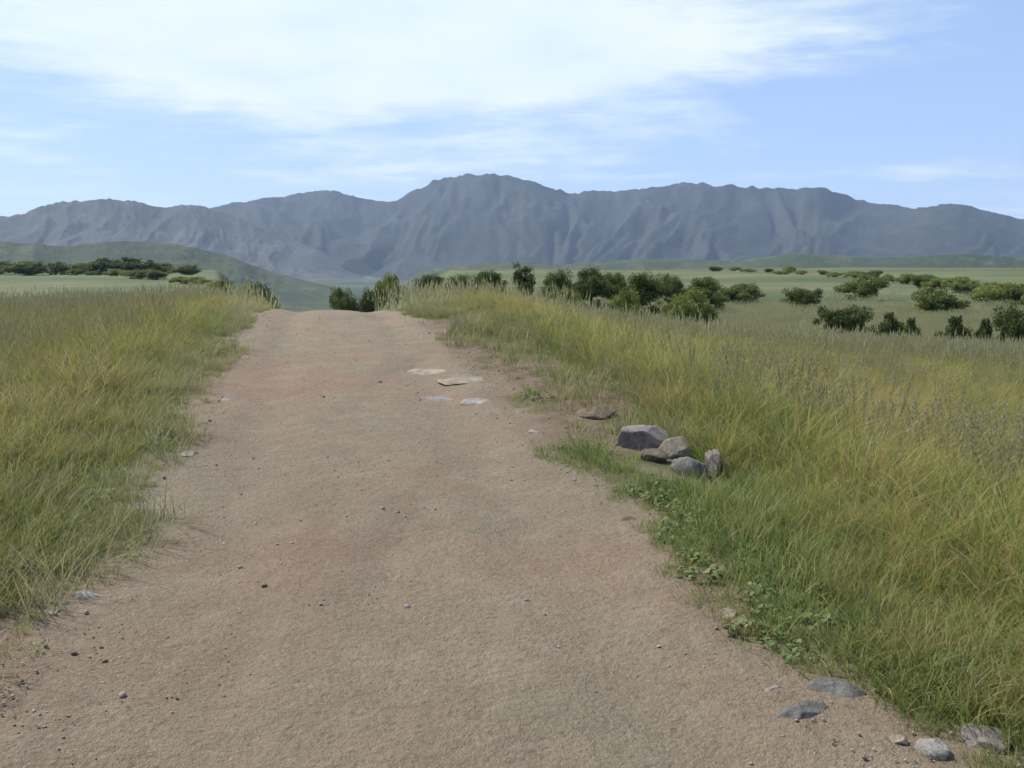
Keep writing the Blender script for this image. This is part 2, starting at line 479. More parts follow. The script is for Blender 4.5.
# ------------------------------------------------------------------ haze
def build_haze():
    x0, x1, y0, y1, z0, z1 = -9500, 9500, -9500, 9500, -140, 640
    V = [(x, y, z) for z in (z0, z1) for x, y in ((x0, y0), (x1, y0), (x1, y1), (x0, y1))]
    Fc = [(3, 2, 1, 0), (4, 5, 6, 7), (0, 1, 5, 4), (1, 2, 6, 5), (2, 3, 7, 6), (3, 0, 4, 7)]
    m = bpy.data.materials.new('haze_air'); m.use_nodes = True
    n, l = m.node_tree.nodes, m.node_tree.links; n.clear()
    o = n.new('ShaderNodeOutputMaterial'); p = n.new('ShaderNodeVolumePrincipled')
    p.inputs['Color'].default_value = (0.52, 0.66, 0.92, 1); p.inputs['Density'].default_value = 0.000064
    p.inputs['Anisotropy'].default_value = 0.2
    l.new(p.outputs[0], o.inputs['Volume'])
    me = mesh_np('haze', V, np.array(Fc), m, False)
    tag(link('haze', me), 'pale blue haze filling the valley', 'haze', kind='stuff')


build_haze()

# ------------------------------------------------------------------ grass prototypes
class Buf:
    def __init__(s): s.V = []; s.Q = []; s.T = []; s.tint = []; s.dry = []; s.n = 0

    def add(s, V, Q=None, T=None, tint=0.5, dry=0.0):
        V = np.asarray(V, float).reshape(-1, 3)
        if Q is not None and len(Q): s.Q.append(np.asarray(Q) + s.n)
        if T is not None and len(T): s.T.append(np.asarray(T) + s.n)
        s.V.append(V); s.n += len(V)
        s.tint.append(np.broadcast_to(tint, len(V))); s.dry.append(np.broadcast_to(dry, len(V)))

    def mesh(s, name, mat, smooth=True):
        Fs = []
        if s.Q: Fs.append(np.concatenate(s.Q))
        if s.T: Fs.append(np.concatenate(s.T))
        return mesh_np(name, np.concatenate(s.V), Fs, mat, smooth, {'tint': np.concatenate(s.tint), 'dry': np.concatenate(s.dry)})


def blade(b, x, y, h, w, az, lean, curl, tint, dry, drytip=0.0, seg=4, z0=0.0):
    t = np.linspace(0, 1, seg + 1)
    out_ = lean * t + curl * t ** 2.4
    px = x + math.cos(az) * out_ * h; py = y + math.sin(az) * out_ * h
    pz = z0 + h * (t - 0.32 * curl * t ** 3)
    ww = w * 0.5 * np.clip(1.15 - t, 0.03, 1) ** 0.7
    sa = az + math.pi / 2 + random.uniform(-0.9, 0.9)
    L = np.stack([px - math.cos(sa) * ww, py - math.sin(sa) * ww, pz], -1)
    Rv = np.stack([px + math.cos(sa) * ww, py + math.sin(sa) * ww, pz], -1)
    V = np.stack([L, Rv], 1).reshape(-1, 3)
    i = np.arange(seg) * 2
    d = np.repeat(np.clip(dry + drytip * t ** 3, 0, 1), 2)
    b.add(V, np.stack([i, i + 1, i + 3, i + 2], -1), tint=tint, dry=d)
    return px[-1], py[-1], pz[-1]


def tuft(name, mat, n, rad, h0, h1, w, lean=0.25, curl=0.45, pdry=0.15, drytip=0.3, seg=4):
    b = Buf()
    for _ in range(n):
        r = rad * math.sqrt(random.random()); a = random.uniform(0, 6.283)
        az = a + random.uniform(-1.4, 1.4)
        blade(b, r * math.cos(a), r * math.sin(a), random.uniform(h0, h1) * (1 - 0.25 * r / rad), w * random.uniform(0.6, 1.3), az,
              random.uniform(0, lean), random.uniform(0.05, curl), random.random(), 1.0 if random.random() < pdry else random.uniform(0, 0.15),
              random.uniform(0, drytip), seg, -0.03)
    return b.mesh(name, mat)


def seed_stalks(name, n, rad, h0, h1, headlen=0.13, hw=0.006):
    b = Buf()
    for _ in range(n):
        r = rad * math.sqrt(random.random()); a = random.uniform(0, 6.283); az = random.uniform(0, 6.283)
        h = random.uniform(h0, h1); lean = random.uniform(0.02, 0.2); curl = random.uniform(0.02, 0.2)
        x0, y0 = r * math.cos(a), r * math.sin(a); ti = random.random(); dr = random.uniform(0, .6)
        x, y, z = blade(b, x0, y0, h, 0.0035, az, lean, curl, ti, dr, 0, 4, -0.03)
        blade(b, x0, y0, h * 0.5, 0.006, az + 2, 0.3, 0.5, ti, 0.3, 0.5, 3, -0.03)
        # loose head: small spikelets round the last stretch of the stem
        for q in range(16):
            f = q / 15.0; zz_ = z - headlen * (1 - f)
            cx = x - math.cos(az) * (lean + curl * 1.5) * headlen * (1 - f); cy = y - math.sin(az) * (lean + curl * 1.5) * headlen * (1 - f)
            aa = q * 2.4; ww = hw * (0.4 + math.sin(math.pi * min(1, 0.15 + f * 0.85))) * random.uniform(.7, 1.3)
            dx, dy = math.cos(aa) * ww, math.sin(aa) * ww
            b.add([(cx, cy, zz_ - 0.006), (cx + dx - dy * .35, cy + dy + dx * .35, zz_ + 0.012), (cx + dx * 1.3, cy + dy * 1.3, zz_ + 0.03), (cx + dx * .4 + dy * .35, cy + dy * .4 - dx * .35, zz_ + 0.018)],
                  Q=[(0, 1, 2, 3)], tint=ti, dry=dr)
    return b.mesh(name, M_DRY)


def weed(name, n, rad, h):
    b = Buf()
    for _ in range(n):
        a = random.uniform(0, 6.283); r = rad * math.sqrt(random.random()); z = h * random.uniform(0.15, 1) * (1.1 - r / rad * 0.6)
        L = random.uniform(0.022, 0.075) * random.choice((.6, 1, 1)); W = L * random.uniform(0.28, 0.5); az = a + random.uniform(-.8, .8); up = random.uniform(-.2, .7)
        t = np.linspace(0, 1, 5); wv = W * np.sin(np.pi * np.clip(t, 0.04, 0.97)) ** 0.8
        cx = r * math.cos(a) + math.cos(az) * L * t; cy = r * math.sin(a) + math.sin(az) * L * t; cz = z + L * (up * t - 0.45 * t * t)
        sx, sy = -math.sin(az), math.cos(az); tilt = random.uniform(-.4, .4)
        Lp = np.stack([cx + sx * wv, cy + sy * wv, cz + (0.25 + tilt) * wv], -1); Rp = np.stack([cx - sx * wv, cy - sy * wv, cz + (0.25 - tilt) * wv], -1)
        Cp = np.stack([cx, cy, cz], -1)
        V = np.stack([Lp, Cp, Rp], 1).reshape(-1, 3); i = np.arange(4) * 3
        Q = np.concatenate([np.stack([i, i + 1, i + 4, i + 3], -1), np.stack([i + 1, i + 2, i + 5, i + 4], -1)])
        b.add(V, Q, tint=random.random(), dry=1.0 if random.random() < 0.06 else random.uniform(0, .12))
        if random.random() < 0.4:
            blade(b, 0, 0, max(0.02, z), 0.004, a, r / max(z, .03) * .8, 0.1, 0.4, 0.1, 0, 3, -0.02)
    return b.mesh(name, M_WEED)


def protos(cname, meshes):
    c = bpy.data.collections.new(cname)
    for me in meshes:
        c.objects.link(bpy.data.objects.new(me.name, me))
    return c


def scatter(name, label, cat, P, scale, coll, nvar, tiltamt=0.12):
    n = len(P)
    me = bpy.data.meshes.new(name); me.vertices.add(n); me.vertices.foreach_set('co', P.astype(np.float32).ravel())
    rot = np.stack([rng.normal(0, tiltamt, n), rng.normal(0, tiltamt, n), rng.uniform(0, 6.283, n)], -1)
    a = me.attributes.new('rot', 'FLOAT_VECTOR', 'POINT'); a.data.foreach_set('vector', rot.astype(np.float32).ravel())
    a = me.attributes.new('scl', 'FLOAT', 'POINT'); a.data.foreach_set('value', np.asarray(scale, np.float32))
    a = me.attributes.new('idx', 'INT', 'POINT'); a.data.foreach_set('value', rng.integers(0, nvar, n).astype(np.int32))
    me.update()
    g = bpy.data.node_groups.new(name + '_scatter', 'GeometryNodeTree')
    g.interface.new_socket('Geometry', in_out='INPUT', socket_type='NodeSocketGeometry')
    g.interface.new_socket('Geometry', in_out='OUTPUT', socket_type='NodeSocketGeometry')
    gi = g.nodes.new('NodeGroupInput'); go = g.nodes.new('NodeGroupOutput')
    ip = g.nodes.new('GeometryNodeInstanceOnPoints'); ci = g.nodes.new('GeometryNodeCollectionInfo')
    ci.inputs['Collection'].default_value = coll; ci.inputs['Separate Children'].default_value = True; ci.inputs['Reset Children'].default_value = True

    def na(nm, ty):
        q = g.nodes.new('GeometryNodeInputNamedAttribute'); q.data_type = ty; q.inputs['Name'].default_value = nm; return q.outputs['Attribute']
    e2r = g.nodes.new('FunctionNodeEulerToRotation')
    g.links.new(na('rot', 'FLOAT_VECTOR'), e2r.inputs[0])
    g.links.new(gi.outputs[0], ip.inputs['Points']); g.links.new(ci.outputs[0], ip.inputs['Instance'])
    ip.inputs['Pick Instance'].default_value = True
    g.links.new(na('idx', 'INT'), ip.inputs['Instance Index']); g.links.new(e2r.outputs[0], ip.inputs['Rotation'])
    g.links.new(na('scl', 'FLOAT'), ip.inputs['Scale']); g.links.new(ip.outputs[0], go.inputs[0])
    o = link(name, me); md = o.modifiers.new('scatter', 'NODES'); md.node_group = g
    return tag(o, label, cat, kind='stuff')


C_TALL_R = protos('tall_green', [tuft('tall_grass_tuft', M_GRASS_R, 46, 0.12, 0.28, 0.60, 0.0065, 0.42, 0.75) for _ in range(5)])
C_TALL_L = protos('tall_olive', [tuft('tall_olive_tuft', M_GRASS_L, 46, 0.12, 0.22, 0.52, 0.0065, 0.42, 0.75, pdry=0.22) for _ in range(5)])
C_SHORT = protos('short_grass', [tuft('short_grass_tuft', M_VERGE, 55, 0.11, 0.05, 0.17, 0.0045, 0.5, 0.6, 0.2) for _ in range(5)])
C_DRYT = protos('dry_grass', [tuft('dry_grass_tuft', M_DRY, 40, 0.10, 0.10, 0.32, 0.0045, 0.5, 0.7, 0.3) for _ in range(4)])
C_SEED = protos('seed_stalks', [seed_stalks('seed_stalk_tuft', 9, 0.16, 0.45, 0.8) for _ in range(4)])
C_WEED = protos('weeds', [weed('weed_plant', 46, 0.13, 0.13) for _ in range(4)])


def farpatch(name, mat, h0, h1, n=95, heads=60):
    b = Buf()
    for _ in range(n):
        x, y = random.uniform(-.75, .75), random.uniform(-.75, .75)
        blade(b, x, y, random.uniform(h0, h1), random.uniform(0.010, 0.02), random.uniform(0, 6.28), random.uniform(0, .3), random.uniform(.05, .4),
              random.random(), 1.0 if random.random() < 0.16 else 0.05, 0.4, 3, -0.05)
    for _ in range(heads):
        x, y = random.uniform(-.75, .75), random.uniform(-.75, .75)
        X, Y, Z = blade(b, x, y, random.uniform(h1 * .9, h1 * 1.35), 0.005, random.uniform(0, 6.28), .08, .1, .5, 0.9, 0, 2, -0.05)
        for q in range(3):
            a = q * 1.05; b.add([(X - .012 * math.cos(a), Y - .012 * math.sin(a), Z - .08), (X + .012 * math.cos(a), Y + .012 * math.sin(a), Z - .08), (X, Y, Z + .05)], T=[(0, 1, 2)], tint=.6, dry=1.0)
    return b.mesh(name, mat)


C_FAR_R = protos('far_green', [farpatch('far_grass_patch', M_FIELD, 0.25, 0.5) for _ in range(4)])
C_FAR_L = protos('far_olive', [farpatch('far_olive_patch', M_FIELD, 0.22, 0.42) for _ in range(4)])


CLEAR = [(*hit(px, py)[:2], cr) for px, py, cr in [(637, 450, .27), (660, 470, .24), (690, 484, .24), (675, 462, .24), (713, 482, .22), (440, 385, .55), (470, 395, .4), (820, 705, .22), (985, 745, .12), (935, 752, .1)]]


def field_pts(n, ymin, ymax, side, dmin, dmax=1e9, widen=0.68, pow_=1.0):
    """points in front of the camera, beside the track; density falls with distance when pow_ < 2"""
    y = ymin + (ymax - ymin) * rng.random(n) ** (1.0 / pow_)
    lim = widen * np.maximum(y, 0) + 2.2
    x = rng.uniform(-1, 1, n) * lim
    if dmax < 1e8: x = road_x(np.clip(y, -20, 40)) + side * rng.uniform(dmin - .3, dmax + .4, n)
    off = x - road_x(np.clip(y, -20, 40))
    jit = (fbm(x * 1.1 + 50 * (side > 0), y * 1.1, 4) - 0.5) * 0.8
    if side < 0: dmin = dmin + 0.28 * (1 - sstep(2.6, 5.0, y))
    d = side * off - dmin + jit
    k = (d > 0) & (side * off < dmax + jit) & (side * off > dmin - 0.25)
    if side > 0: k &= rng.random(n) > bare(x, y) * 0.93
    for cx_, cy_, cr in CLEAR: k &= np.hypot(x - cx_, y - cy_) > cr
    x, y, d = x[k], y[k], d[k]
    return np.stack([x, y, H(x, y)], -1), d


def split_scatter(name, label, cat, n, y0, y1, side, dmin, coll, nvar, s0, s1, dmax=1e9, thin=None, grow=None, **kw):
    P, d = field_pts(n, y0, y1, side, dmin, dmax, **kw)
    if thin is not None:
        k = rng.random(len(P)) < thin(P[:, 0], P[:, 1]); P, d = P[k], d[k]
    s = rng.uniform(s0, s1, len(P))
    if grow: s *= 0.35 + 0.65 * sstep(0, grow, d)
    return scatter(name, label, cat, P, s, coll, nvar)


# tall meadow grass
split_scatter('meadow_grass', 'tall green and yellow meadow grass filling the field right of the track', 'grass', 31000, -1.5, 22, 1, 1.75, C_TALL_R, 5, 0.5, 1.25, grow=1.2)
split_scatter('meadow_grass', 'tall olive meadow grass filling the field left of the track', 'grass', 34000, -1.5, 24, -1, 1.55, C_TALL_L, 5, 0.55, 1.05, grow=1.0)
# short verge
split_scatter('verge_grass', 'short green grass along the right verge of the track', 'grass', 15000, -1, 20, 1, 1.36, C_SHORT, 5, 0.5, 1.7, dmax=3.0, grow=.5)
split_scatter('verge_grass', 'short green grass along the left verge of the track', 'grass', 9000, -1, 22, -1, 1.33, C_SHORT, 5, 0.7, 1.3, dmax=3.0, grow=.5)
split_scatter('weeds', 'low broad-leaved weeds growing on the right verge', 'weeds', 3000, -1, 13, 1, 1.45, C_WEED, 4, 0.3, 0.65, dmax=3.0,
              thin=lambda x, y: sstep(.46, .6, fbm(x * 1.0, y * .8 + 7, 3)) * .45)
split_scatter('weeds', 'low broad-leaved weeds growing on the left verge', 'weeds', 1300, -1, 12, -1, 1.5, C_WEED, 4, 0.3, 0.6, dmax=2.4,
              thin=lambda x, y: sstep(.46, .6, fbm(x * 1.0, y * .8 + 27, 3)) * .5)
split_scatter('dry_grass', 'short dry brown grass on the low bank at the right of the track', 'grass', 4200, 6.5, 18, 1, 1.45, C_DRYT, 4, 0.7, 1.4, dmax=4.2,
              thin=lambda x, y: .25 + .75 * np.exp(-((y - 11) / 4.5) ** 2))
split_scatter('dry_grass', 'short dry grass at the left edge of the track', 'grass', 3000, -1, 20, -1, 1.33, C_DRYT, 4, 0.6, 1.2, dmax=2.6, thin=lambda x, y: .4 + 0 * x)
split_scatter('seed_stalks', 'pale seed heads standing above the grass in the right field', 'seed heads', 11000, 0, 24, 1, 2.7, C_SEED, 4, 0.65, 1.05,
              thin=lambda x, y: sstep(.40, .62, fbm(x * .5, y * .5, 3)) * .8)
split_scatter('seed_stalks', 'pale seed heads standing above the grass in the left field', 'seed heads', 12000, 0, 24, -1, 2.1, C_SEED, 4, 0.55, .9,
              thin=lambda x, y: sstep(.38, .6, fbm(x * .5 + 9, y * .5, 3)) * .9)
# farther field
split_scatter('field_grass', 'hazy green grass of the far right field', 'grass', 14000, 20, 120, 1, 2.2, C_FAR_R, 4, 0.8, 1.3, pow_=1.0, widen=.64, thin=lambda x, y: 1 - sstep(35, 118, y + 25 * fbm(x * .05, y * .05, 3)))
split_scatter('field_grass', 'olive grass of the far left field', 'grass', 14000, 22, 120, -1, 2.2, C_FAR_L, 4, 0.8, 1.3, pow_=1.0, widen=.64, thin=lambda x, y: 1 - sstep(35, 118, y + 25 * fbm(x * .05, y * .05, 3)))

# ------------------------------------------------------------------ stones
def ico(sub):
    import bmesh
    bm = bmesh.new(); bmesh.ops.create_icosphere(bm, subdivisions=sub, radius=1.0)
    V = np.array([v.co[:] for v in bm.verts]); T = np.array([[v.index for v in f.verts] for f in bm.faces]); bm.free()
    return V, T


ICO5, ICO3, ICO2 = ico(5), ico(3), ico(2)


def rock_mesh(name, size, mat, seed, base=None, cuts=14, rough=0.15):
    V, T = base or ICO5
    r = np.random.default_rng(seed); V = V.copy()
    rad = np.ones(len(V))
    for _ in range(cuts):
        n = r.normal(size=3); n /= np.linalg.norm(n); d = r.uniform(0.52, 0.86)
        dot = V @ n
        rad = np.minimum(rad, np.where(dot > 0.05, d / np.maximum(dot, 0.05), 9))
    V = V * rad[:, None]
    q = V * 1.7 + seed
    nz = fbm(q[:, 0] + q[:, 2] * .7, q[:, 1] - q[:, 2] * .6, 5, .55) - .5
    V = V * (1 + rough * 2 * nz)[:, None]
    return mesh_np(name, V * np.array(size)[None] / 2, T, mat, True)


def place_rock(px, py, w, d, h, mat, label, seed, cat='rock', name='rock', sink=.42, rz=0, group=None):
    p = hit(px, py)
    o = link(name, rock_mesh(name, (w, d, h), M_ROCK[mat], seed))
    z = float(H(p[0], p[1]))
    o.location = (p[0], p[1], z + h * (.5 - sink) - (.012 if name == 'flat_stone' else 0)); q = .02 if name == 'flat_stone' else .12
    o.rotation_euler = (random.uniform(-q, q) + (.04 if p[1] < 12 else 0), random.uniform(-q, q), rz)
    return tag(o, label, cat, group)


G1 = 'rocks heaped on the right verge'
place_rock(638, 446, .46, .34, .32, 'mauve', 'mauve-grey rock on the right verge, upper left of the heap', 1, group=G1, rz=.3)
place_rock(676, 456, .30, .26, .27, 'tan', 'pale tan rock in the middle of the heap on the right verge', 2, group=G1)
place_rock(690, 474, .28, .24, .24, 'slate', 'dark slate rock at the foot of the heap on the right verge', 3, group=G1, rz=.5)
place_rock(713, 474, .14, .18, .42, 'mauve', 'narrow upright grey rock at the right end of the heap on the verge', 4, group=G1, rz=.2)
place_rock(652, 460, .26, .2, .13, 'brown', 'low dark brown rock in front of the mauve rock on the verge', 5, group=G1)
place_rock(598, 416, .34, .3, .16, 'brown', 'dark brown earthy rock in grass behind the heap', 6, group=G1)
G2 = 'flat pale stones at the right edge of the track'
place_rock(430, 372, .95, .75, .10, 'tan', 'broad pale flat stone set in the far right edge of the track', 11, 'stone', 'flat_stone', .46, .2, G2)
place_rock(468, 380, .65, .55, .11, 'tan', 'pale flat stone just right of the broad pale one', 12, 'stone', 'flat_stone', .62, .5, G2)
place_rock(440, 399, .70, .42, .08, 'mauve', 'thin mauve flat stone in front of the two pale ones', 13, 'stone', 'flat_stone', .46, -.2, G2)
place_rock(478, 402, .30, .24, .09, 'grey', 'small grey flat stone at the verge beside the thin mauve one', 14, 'stone', 'flat_stone', .46, .1, G2)
G3 = 'stones at the near right corner'
place_rock(800, 712, .24, .12, .06, 'slate', 'long blue-grey flat stone at the near right edge of the track', 21, 'stone', 'flat_stone', .335, .2, G3)
place_rock(836, 690, .20, .12, .07, 'slate', 'blue-grey stone half under grass behind the long flat one', 22, 'stone', 'flat_stone', .335, -.2, G3)
place_rock(770, 690, .12, .08, .04, 'grey', 'small grey stone on the track left of the long flat one', 23, 'stone', 'flat_stone', .465, .4, G3)
place_rock(985, 742, .17, .14, .10, 'mauve', 'pale mauve rock in the near right corner below the grass', 24, group=G3)
place_rock(935, 752, .11, .10, .07, 'grey', 'smaller pale grey rock left of the corner rock', 25, group=G3)
place_rock(1010, 722, .10, .10, .07, 'brown', 'dark brown rock behind the pale corner rock', 26, group=G3)
place_rock(900, 742, .07, .06, .04, 'tan', 'little tan stone at the grass edge near the corner', 27, group=G3)
G4 = 'stones along the left edge of the track'
place_rock(84, 594, .16, .11, .06, 'grey', 'grey flat stone at the near left edge of the track', 31, 'stone', 'flat_stone', .46, .4, G4)
place_rock(52, 612, .09, .08, .05, 'tan', 'small tan stone left of the grey flat stone', 32, 'stone', 'flat_stone', .46, .1, G4)
place_rock(140, 508, .12, .10, .06, 'tan', 'pale tan stone on the left edge where the grass turns back', 33, 'stone', 'flat_stone', .46, .8, G4)
place_rock(190, 455, .15, .12, .07, 'tan', 'pale stone on the left edge halfway up the track', 34, 'stone', 'flat_stone', .46, .3, G4)
place_rock(226, 400, .16, .14, .08, 'grey', 'greyish stone on the left edge farthest up the track', 35, 'stone', 'flat_stone', .46, .3, G4)
G5 = 'stones along the right edge of the track'
place_rock(728, 614, .11, .09, .06, 'tan', 'pale stone at the right verge nearest the camera on the bend', 41, 'stone', 'flat_stone', .46, .3, G5)
place_rock(706, 596, .07, .06, .04, 'mauve', 'small mauve stone on the dirt just left of the nearest verge stone', 42, 'stone', 'flat_stone', .46, .3, G5)
place_rock(628, 520, .10, .09, .05, 'brown', 'small brown stone at the verge below the rock heap', 43, 'stone', 'flat_stone', .46, .3, G5)
place_rock(532, 432, .14, .12, .06, 'grey', 'grey stone at the right verge halfway up the track', 44, 'stone', 'flat_stone', .46, .3, G5)

# loose gravel on the track
def mat_pebble(name, c):
    k = NT(name); k.color(k.mix(k.ramp(k.noise(9, 4, .6), [(.4, 0.0), (.65, .7)]), c, tuple(v * 1.5 for v in c))); return k.m


M_PEB = [mat_pebble('pebble_' + n_, c) for n_, c in (('tan', (.22, .175, .13)), ('mauve', (.18, .145, .13)), ('grey', (.24, .225, .20)), ('brown', (.13, .098, .072)))]
C_PEB = protos('pebbles', [rock_mesh('pebble', (1, .8, .55), M_PEB[m], 60 + i, ICO2, 6, .06) for i, m in enumerate([0, 1, 2, 3, 0, 3])])
n = 19000
y = -1 + 21 * rng.random(n) ** 1.5; u_ = rng.normal(0, 1, n) * 0.8
edge = rng.random(n) < .6
u_ = np.where(edge, np.sign(u_) * (1.45 + rng.normal(0, .22, n)), rng.uniform(-1.4, 1.4, n))
x = road_x(y) + u_
keep = fbm(x * 1.5, y * 1.5, 3) > rng.uniform(.35, .65, n)
x, y = x[keep], y[keep]
s = 0.0055 * np.exp(rng.normal(0, .65, len(x))) + 0.002
scatter('gravel', 'loose gravel and pebbles strewn over the track', 'gravel', np.stack([x, y, H(x, y) + .006 + s * .12], -1), s, C_PEB, 6, .3)

# ------------------------------------------------------------------ trees and bushes
def tube(b, pts, rads, ns=7):
    pts = np.array(pts, float); k = len(pts); ring = []
    for i in range(k):
        d = pts[min(i + 1, k - 1)] - pts[max(i - 1, 0)]; d /= np.linalg.norm(d) + 1e-9
        a = np.cross(d, [0.3, 1, .1]); a /= np.linalg.norm(a); c = np.cross(d, a)
        th = np.arange(ns) * 2 * math.pi / ns
        ring.append(pts[i] + rads[i] * (np.cos(th)[:, None] * a + np.sin(th)[:, None] * c))
    b.add(np.concatenate(ring), grid_faces(k, ns, True), tint=.5, dry=0)


def make_plant(seed, h, w, trunk_h, mat, leaf, nleaf, kind):
    """trunk with limbs, and a crown of leaf clumps gathered round the limb ends"""
    r = np.random.default_rng(seed)
    tb = Buf(); ends = []
    lean = r.normal(0, .06, 2) * h
    top = np.array([lean[0], lean[1], h * .72])
    P = [np.array([0, 0, -.15 * min(h, 2)]) * 1.0, np.array([lean[0] * .2, lean[1] * .2, trunk_h * .6]), np.array([lean[0] * .6, lean[1] * .6, trunk_h + .12 * h]), top]
    tr = 0.028 * h + .01
    tube(tb, P, [tr * 1.25, tr, tr * .7, tr * .22])
    nl = int(r.integers(7, 11))
    for i in range(nl):
        a = i * 2.4 + r.uniform(-.4, .4); f = r.uniform(0, 1)
        s0 = P[1] + (P[3] - P[1]) * (0.15 + .75 * f)
        L = w * .5 * r.uniform(.55, 1.0) * (1.05 - .45 * f)
        e = s0 + np.array([math.cos(a) * L, math.sin(a) * L, r.uniform(.12, .45) * L + (.12 * h if kind == 'tree' else 0)])
        m = (s0 + e) / 2 + np.array([0, 0, -.06 * L])
        tube(tb, [s0, m, e], [tr * .45, tr * .3, tr * .1], 5); ends += [e, (m + e) / 2]
    ends.append(top + np.array([0, 0, .1 * h])); ends.append(top)
    cl = []
    for e in ends:
        for _ in range(3):
            cl.append((e + r.normal(0, 1, 3) * np.array([w * .09, w * .09, h * .07]), r.uniform(.10, .19) * min(w, h * 1.3)))
    if kind == 'tree':
        for _ in range(22):
            a = r.uniform(0, 6.28); zf = r.uniform(.16, .95); q = w * .42 * math.sqrt(r.random()) * math.sin(math.pi * (zf * .8 + .12))
            cl.append((np.array([math.cos(a) * q, math.sin(a) * q, zf * h]), r.uniform(.13, .2) * min(w, h)))
    if kind == 'bush':
        for _ in range(14):
            a = r.uniform(0, 6.28); q = w * .40 * math.sqrt(r.random())
            cl.append((np.array([math.cos(a) * q, math.sin(a) * q, r.uniform(.08, .6) * h * (1 - .5 * (q / w) ** 2)]), r.uniform(.12, .2) * min(w, h * 1.3)))
    N = nleaf
    ci = r.integers(0, len(cl), N)
    C = np.array([c[0] for c in cl])[ci]; RA = np.array([c[1] for c in cl])[ci]; TI = r.random(len(cl))[ci]
    d = r.normal(size=(N, 3)); d /= np.linalg.norm(d, axis=1)[:, None]
    pos = C + d * (RA * r.random(N) ** .4)[:, None] * np.array([1, 1, .75])
    pos[:, 2] = np.maximum(pos[:, 2], .03 * h)
    a = r.normal(size=(N, 3)); a /= np.linalg.norm(a, axis=1)[:, None]
    bb = np.cross(a, d + r.normal(0, .5, (N, 3))); bb /= np.linalg.norm(bb, axis=1)[:, None] + 1e-9
    L = (leaf * r.uniform(.6, 1.4, N))[:, None]
    V = np.stack([pos - a * L, pos + bb * L * .5, pos + a * L, pos - bb * L * .5], 1).reshape(-1, 3)
    cb = Buf(); q = np.arange(N)[:, None] * 4 + np.arange(4)
    cb.add(V, q, tint=np.repeat(np.clip(TI * .7 + r.random(N) * .3, 0, 1), 4), dry=np.repeat((r.random(N) < .05) * 1.0, 4))
    return tb.mesh('trunk', M_BARK), cb.mesh('crown', mat, False)


PL = {}
for key, args in {'tree_dark': (71, 4.2, 3.6, 1.2, M_CROWN[0], .07, 14000, 'tree'), 'tree_mid': (72, 3.8, 3.2, .9, M_CROWN[1], .07, 13000, 'tree'),
                  'tree_thin': (73, 4.6, 2.2, 1.5, M_CROWN[0], .065, 8000, 'tree'), 'bush_dark': (74, 2.0, 3.2, .2, M_CROWN[0], .055, 14000, 'bush'),
                  'bush_mid': (75, 1.8, 2.6, .2, M_CROWN[1], .055, 13000, 'bush'), 'bush_light': (76, 1.9, 3.4, .2, M_CROWN[2], .055, 14000, 'bush'),
                  'tree_line_dark': (78, 3.2, 4.4, .3, M_CROWN[0], .14, 5000, 'bush'), 'tree_line_mid': (79, 3.2, 4.0, .3, M_CROWN[1], .14, 5000, 'bush'),
                  'shrub': (77, 1.4, 1.5, .2, M_CROWN[0], .045, 7000, 'bush')}.items():
    PL[key] = (make_plant(*args), args[1], args[2])


def plant(key, px, dist, ytop, label, group, wpx=None, ybase=None, seed=0):
    """stands on the terrain at the given distance in the direction of photo column px; its top reaches photo row ytop"""
    (tm, cm), h0, w0 = PL[key]
    a = math.atan2((px - 512) / F, math.cos(PITCH))
    x, y = dist * math.sin(a), dist * math.cos(a)
    z = float(H(x, y))
    e = az_el(px, ytop)[1]
    h = CAM[2] + e * dist - z
    sz = h / h0
    sx = (wpx / F * dist) / w0 if wpx else sz
    nm = 'tree' if key.startswith('tree') else 'bush'
    root = bpy.data.objects.new(nm, None); COL.objects.link(root)
    root.location = (x, y, z); root.rotation_euler = (0, 0, random.uniform(0, 6.28)); root.scale = (sx, sx, sz)
    t = link('trunk', tm, root); c = link('crown', cm, root)
    tag(root, label, nm, group)
    print('PLANT', label[:40], 'h %.2f base row %.0f' % (h, 384 - F * math.tan(math.atan((z - 1.6) / dist) + PITCH)))
    if sz < 0.05 or h < 0: print('LOW PLANT', label, h)
    return root


GA = 'trees in the row beyond the right bank'
plant('tree_dark', 432, 70, 274, 'leftmost dark tree of the row beyond the right bank', GA, 40)
plant('tree_mid', 458, 66, 274, 'mid green tree second in the row beyond the bank', GA, 36)
plant('tree_dark', 488, 68, 270, 'round dark tree left of the thin tall tree', GA, 40)
plant('tree_thin', 526, 56, 262, 'thin tall dark tree standing over the yellow-green bush', GA, 26)
plant('tree_mid', 556, 64, 269, 'mid green tree just right of the thin tall tree', GA, 36)
plant('tree_dark', 590, 62, 267, 'large dark tree in the middle of the row', GA, 42)
plant('tree_mid', 614, 66, 272, 'dark tree squeezed behind the large dark one', GA, 30)
plant('tree_dark', 640, 58, 272, 'darkest tree of the row, low and dense', GA, 42)
plant('tree_mid', 668, 62, 273, 'mid green tree right of the darkest one', GA, 34)
plant('tree_mid', 702, 66, 276, 'rightmost and lowest tree of the row beyond the bank', GA, 42)
GB = 'bushes beyond the crest of the track'
plant('bush_mid', 345, 62, 289, 'mid green bush just right of where the track goes over the crest', GB, 30)
plant('bush_dark', 376, 60, 287, 'dark low bush beyond the crest right of the track', GB, 34)
plant('bush_light', 392, 90, 272, 'pale green bush behind the dark low one beyond the crest', GB, 44)
plant('bush_light', 482, 34, 281, 'bright yellow-green bush below the tree row', GB, 62)
plant('bush_light', 432, 50, 285, 'small pale bush between the crest and the bright bush', GB, 44)
plant('bush_mid', 552, 62, 288, 'green bush right of the bright yellow-green one', GB, 34)
GC = 'dark bushes in the right field'
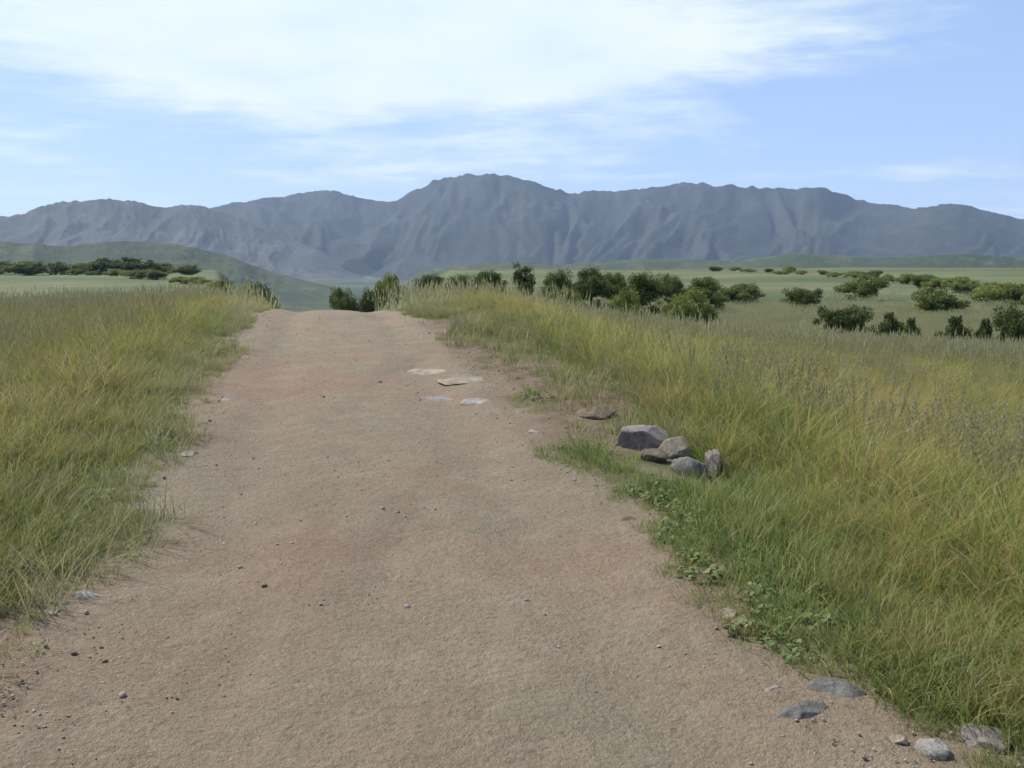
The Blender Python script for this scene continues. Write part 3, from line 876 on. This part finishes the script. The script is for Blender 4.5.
plant('bush_mid', 740, 85, 284, 'mid green bush at the left of the far hedge', GC, 46)
plant('bush_dark', 800, 80, 287, 'dark flat bush in the far right field', GC, 40)
plant('bush_mid', 862, 100, 278, 'green bush highest in the far right field', GC, 44)
plant('bush_dark', 842, 48, 304, 'wide dark bush left of all the shrubs in tall grass', GC, 52)
plant('shrub', 886, 44, 307, 'small dark shrub right of the wide dark bush', GC, 26)
plant('shrub', 908, 41, 312, 'narrow dark shrub in pale grass', GC, 18)
plant('shrub', 952, 38, 309, 'dark rounded shrub second from the picture edge', GC, 28)
plant('shrub', 982, 40, 312, 'smallest shrub between two dark ones at the right', GC, 16)
plant('bush_dark', 1014, 38, 303, 'dark dense bush at the right picture edge', GC, 42)
plant('bush_mid', 930, 70, 288, 'mid green bush behind the dark shrubs', GC, 46)
GF = 'pale scrub in front of the tree row'
plant('bush_light', 566, 48, 285, 'pale yellow-green scrub in front of the gap right of the thin tall tree', GF, 44)
plant('bush_light', 626, 50, 288, 'pale yellow-green scrub in front of the darkest tree', GF, 40)
plant('bush_light', 690, 52, 288, 'pale yellow-green scrub at the foot of the rightmost tree of the row', GF, 54)
plant('bush_light', 516, 46, 290, 'pale yellow-green scrub at the foot of the thin tall tree', GF, 36)
for i in range(26):
    px = 700 + 360 * ((i * 0.618) % 1.0); dd = 85 + 330 * ((i * 0.377) % 1.0) ** 1.3
    z_ = float(H(dd * (px - 512) / F, dd)); yt = 262 - 950 * ((z_ + random.uniform(1.0, 2.0)) - 1.6) / dd
    plant(['bush_light', 'bush_mid', 'bush_light'][i % 3], px, dd, yt, 'low olive-green bush in the broken scrub across the far right field', 'scrub across the far right field', random.uniform(3, 6.5) / dd * F)
for i in range(16):
    px = -30 + 270 * ((i * 0.618) % 1.0); dd = 130 + 300 * ((i * 0.377) % 1.0)
    z_ = float(H(dd * (px - 512) / F, dd)); yt = 262 - 950 * ((z_ + random.uniform(.8, 1.9)) - 1.6) / dd
    plant(['bush_mid', 'bush_light'][i % 2], px, dd, yt, 'small olive-green bush scattered over the far left field', 'scrub over the far left field', random.uniform(3, 6) / dd * F)
GD = 'trees in the dark line across the left field'
for i, (px, w, yt, key) in enumerate([(-22, 30, 259, 'tree_line_dark'), (8, 26, 261, 'tree_line_dark'), (34, 28, 260, 'tree_line_mid'), (62, 26, 262, 'tree_line_dark'), (88, 22, 262, 'tree_line_mid'),
                                      (112, 28, 258, 'tree_line_dark'), (138, 30, 257, 'tree_line_dark'), (166, 22, 262, 'tree_line_mid'), (192, 20, 264, 'tree_line_mid')]):
    w_ = ['first', 'second', 'third', 'fourth', 'fifth', 'sixth', 'seventh', 'eighth', 'ninth'][i]
    plant(key, px, 300 + 14 * math.sin(i * 2.1), yt, '%s tree from the left in the line across the left field' % w_, GD, w * 1.25)
GE = 'bushes on the valley slope left of the track'
plant('bush_mid', 262, 150, 284, 'green bush on the slope dropping left of the crest', GE, 40)
plant('bush_light', 226, 110, 279, 'pale green bush at the edge of the left field', GE, 34)
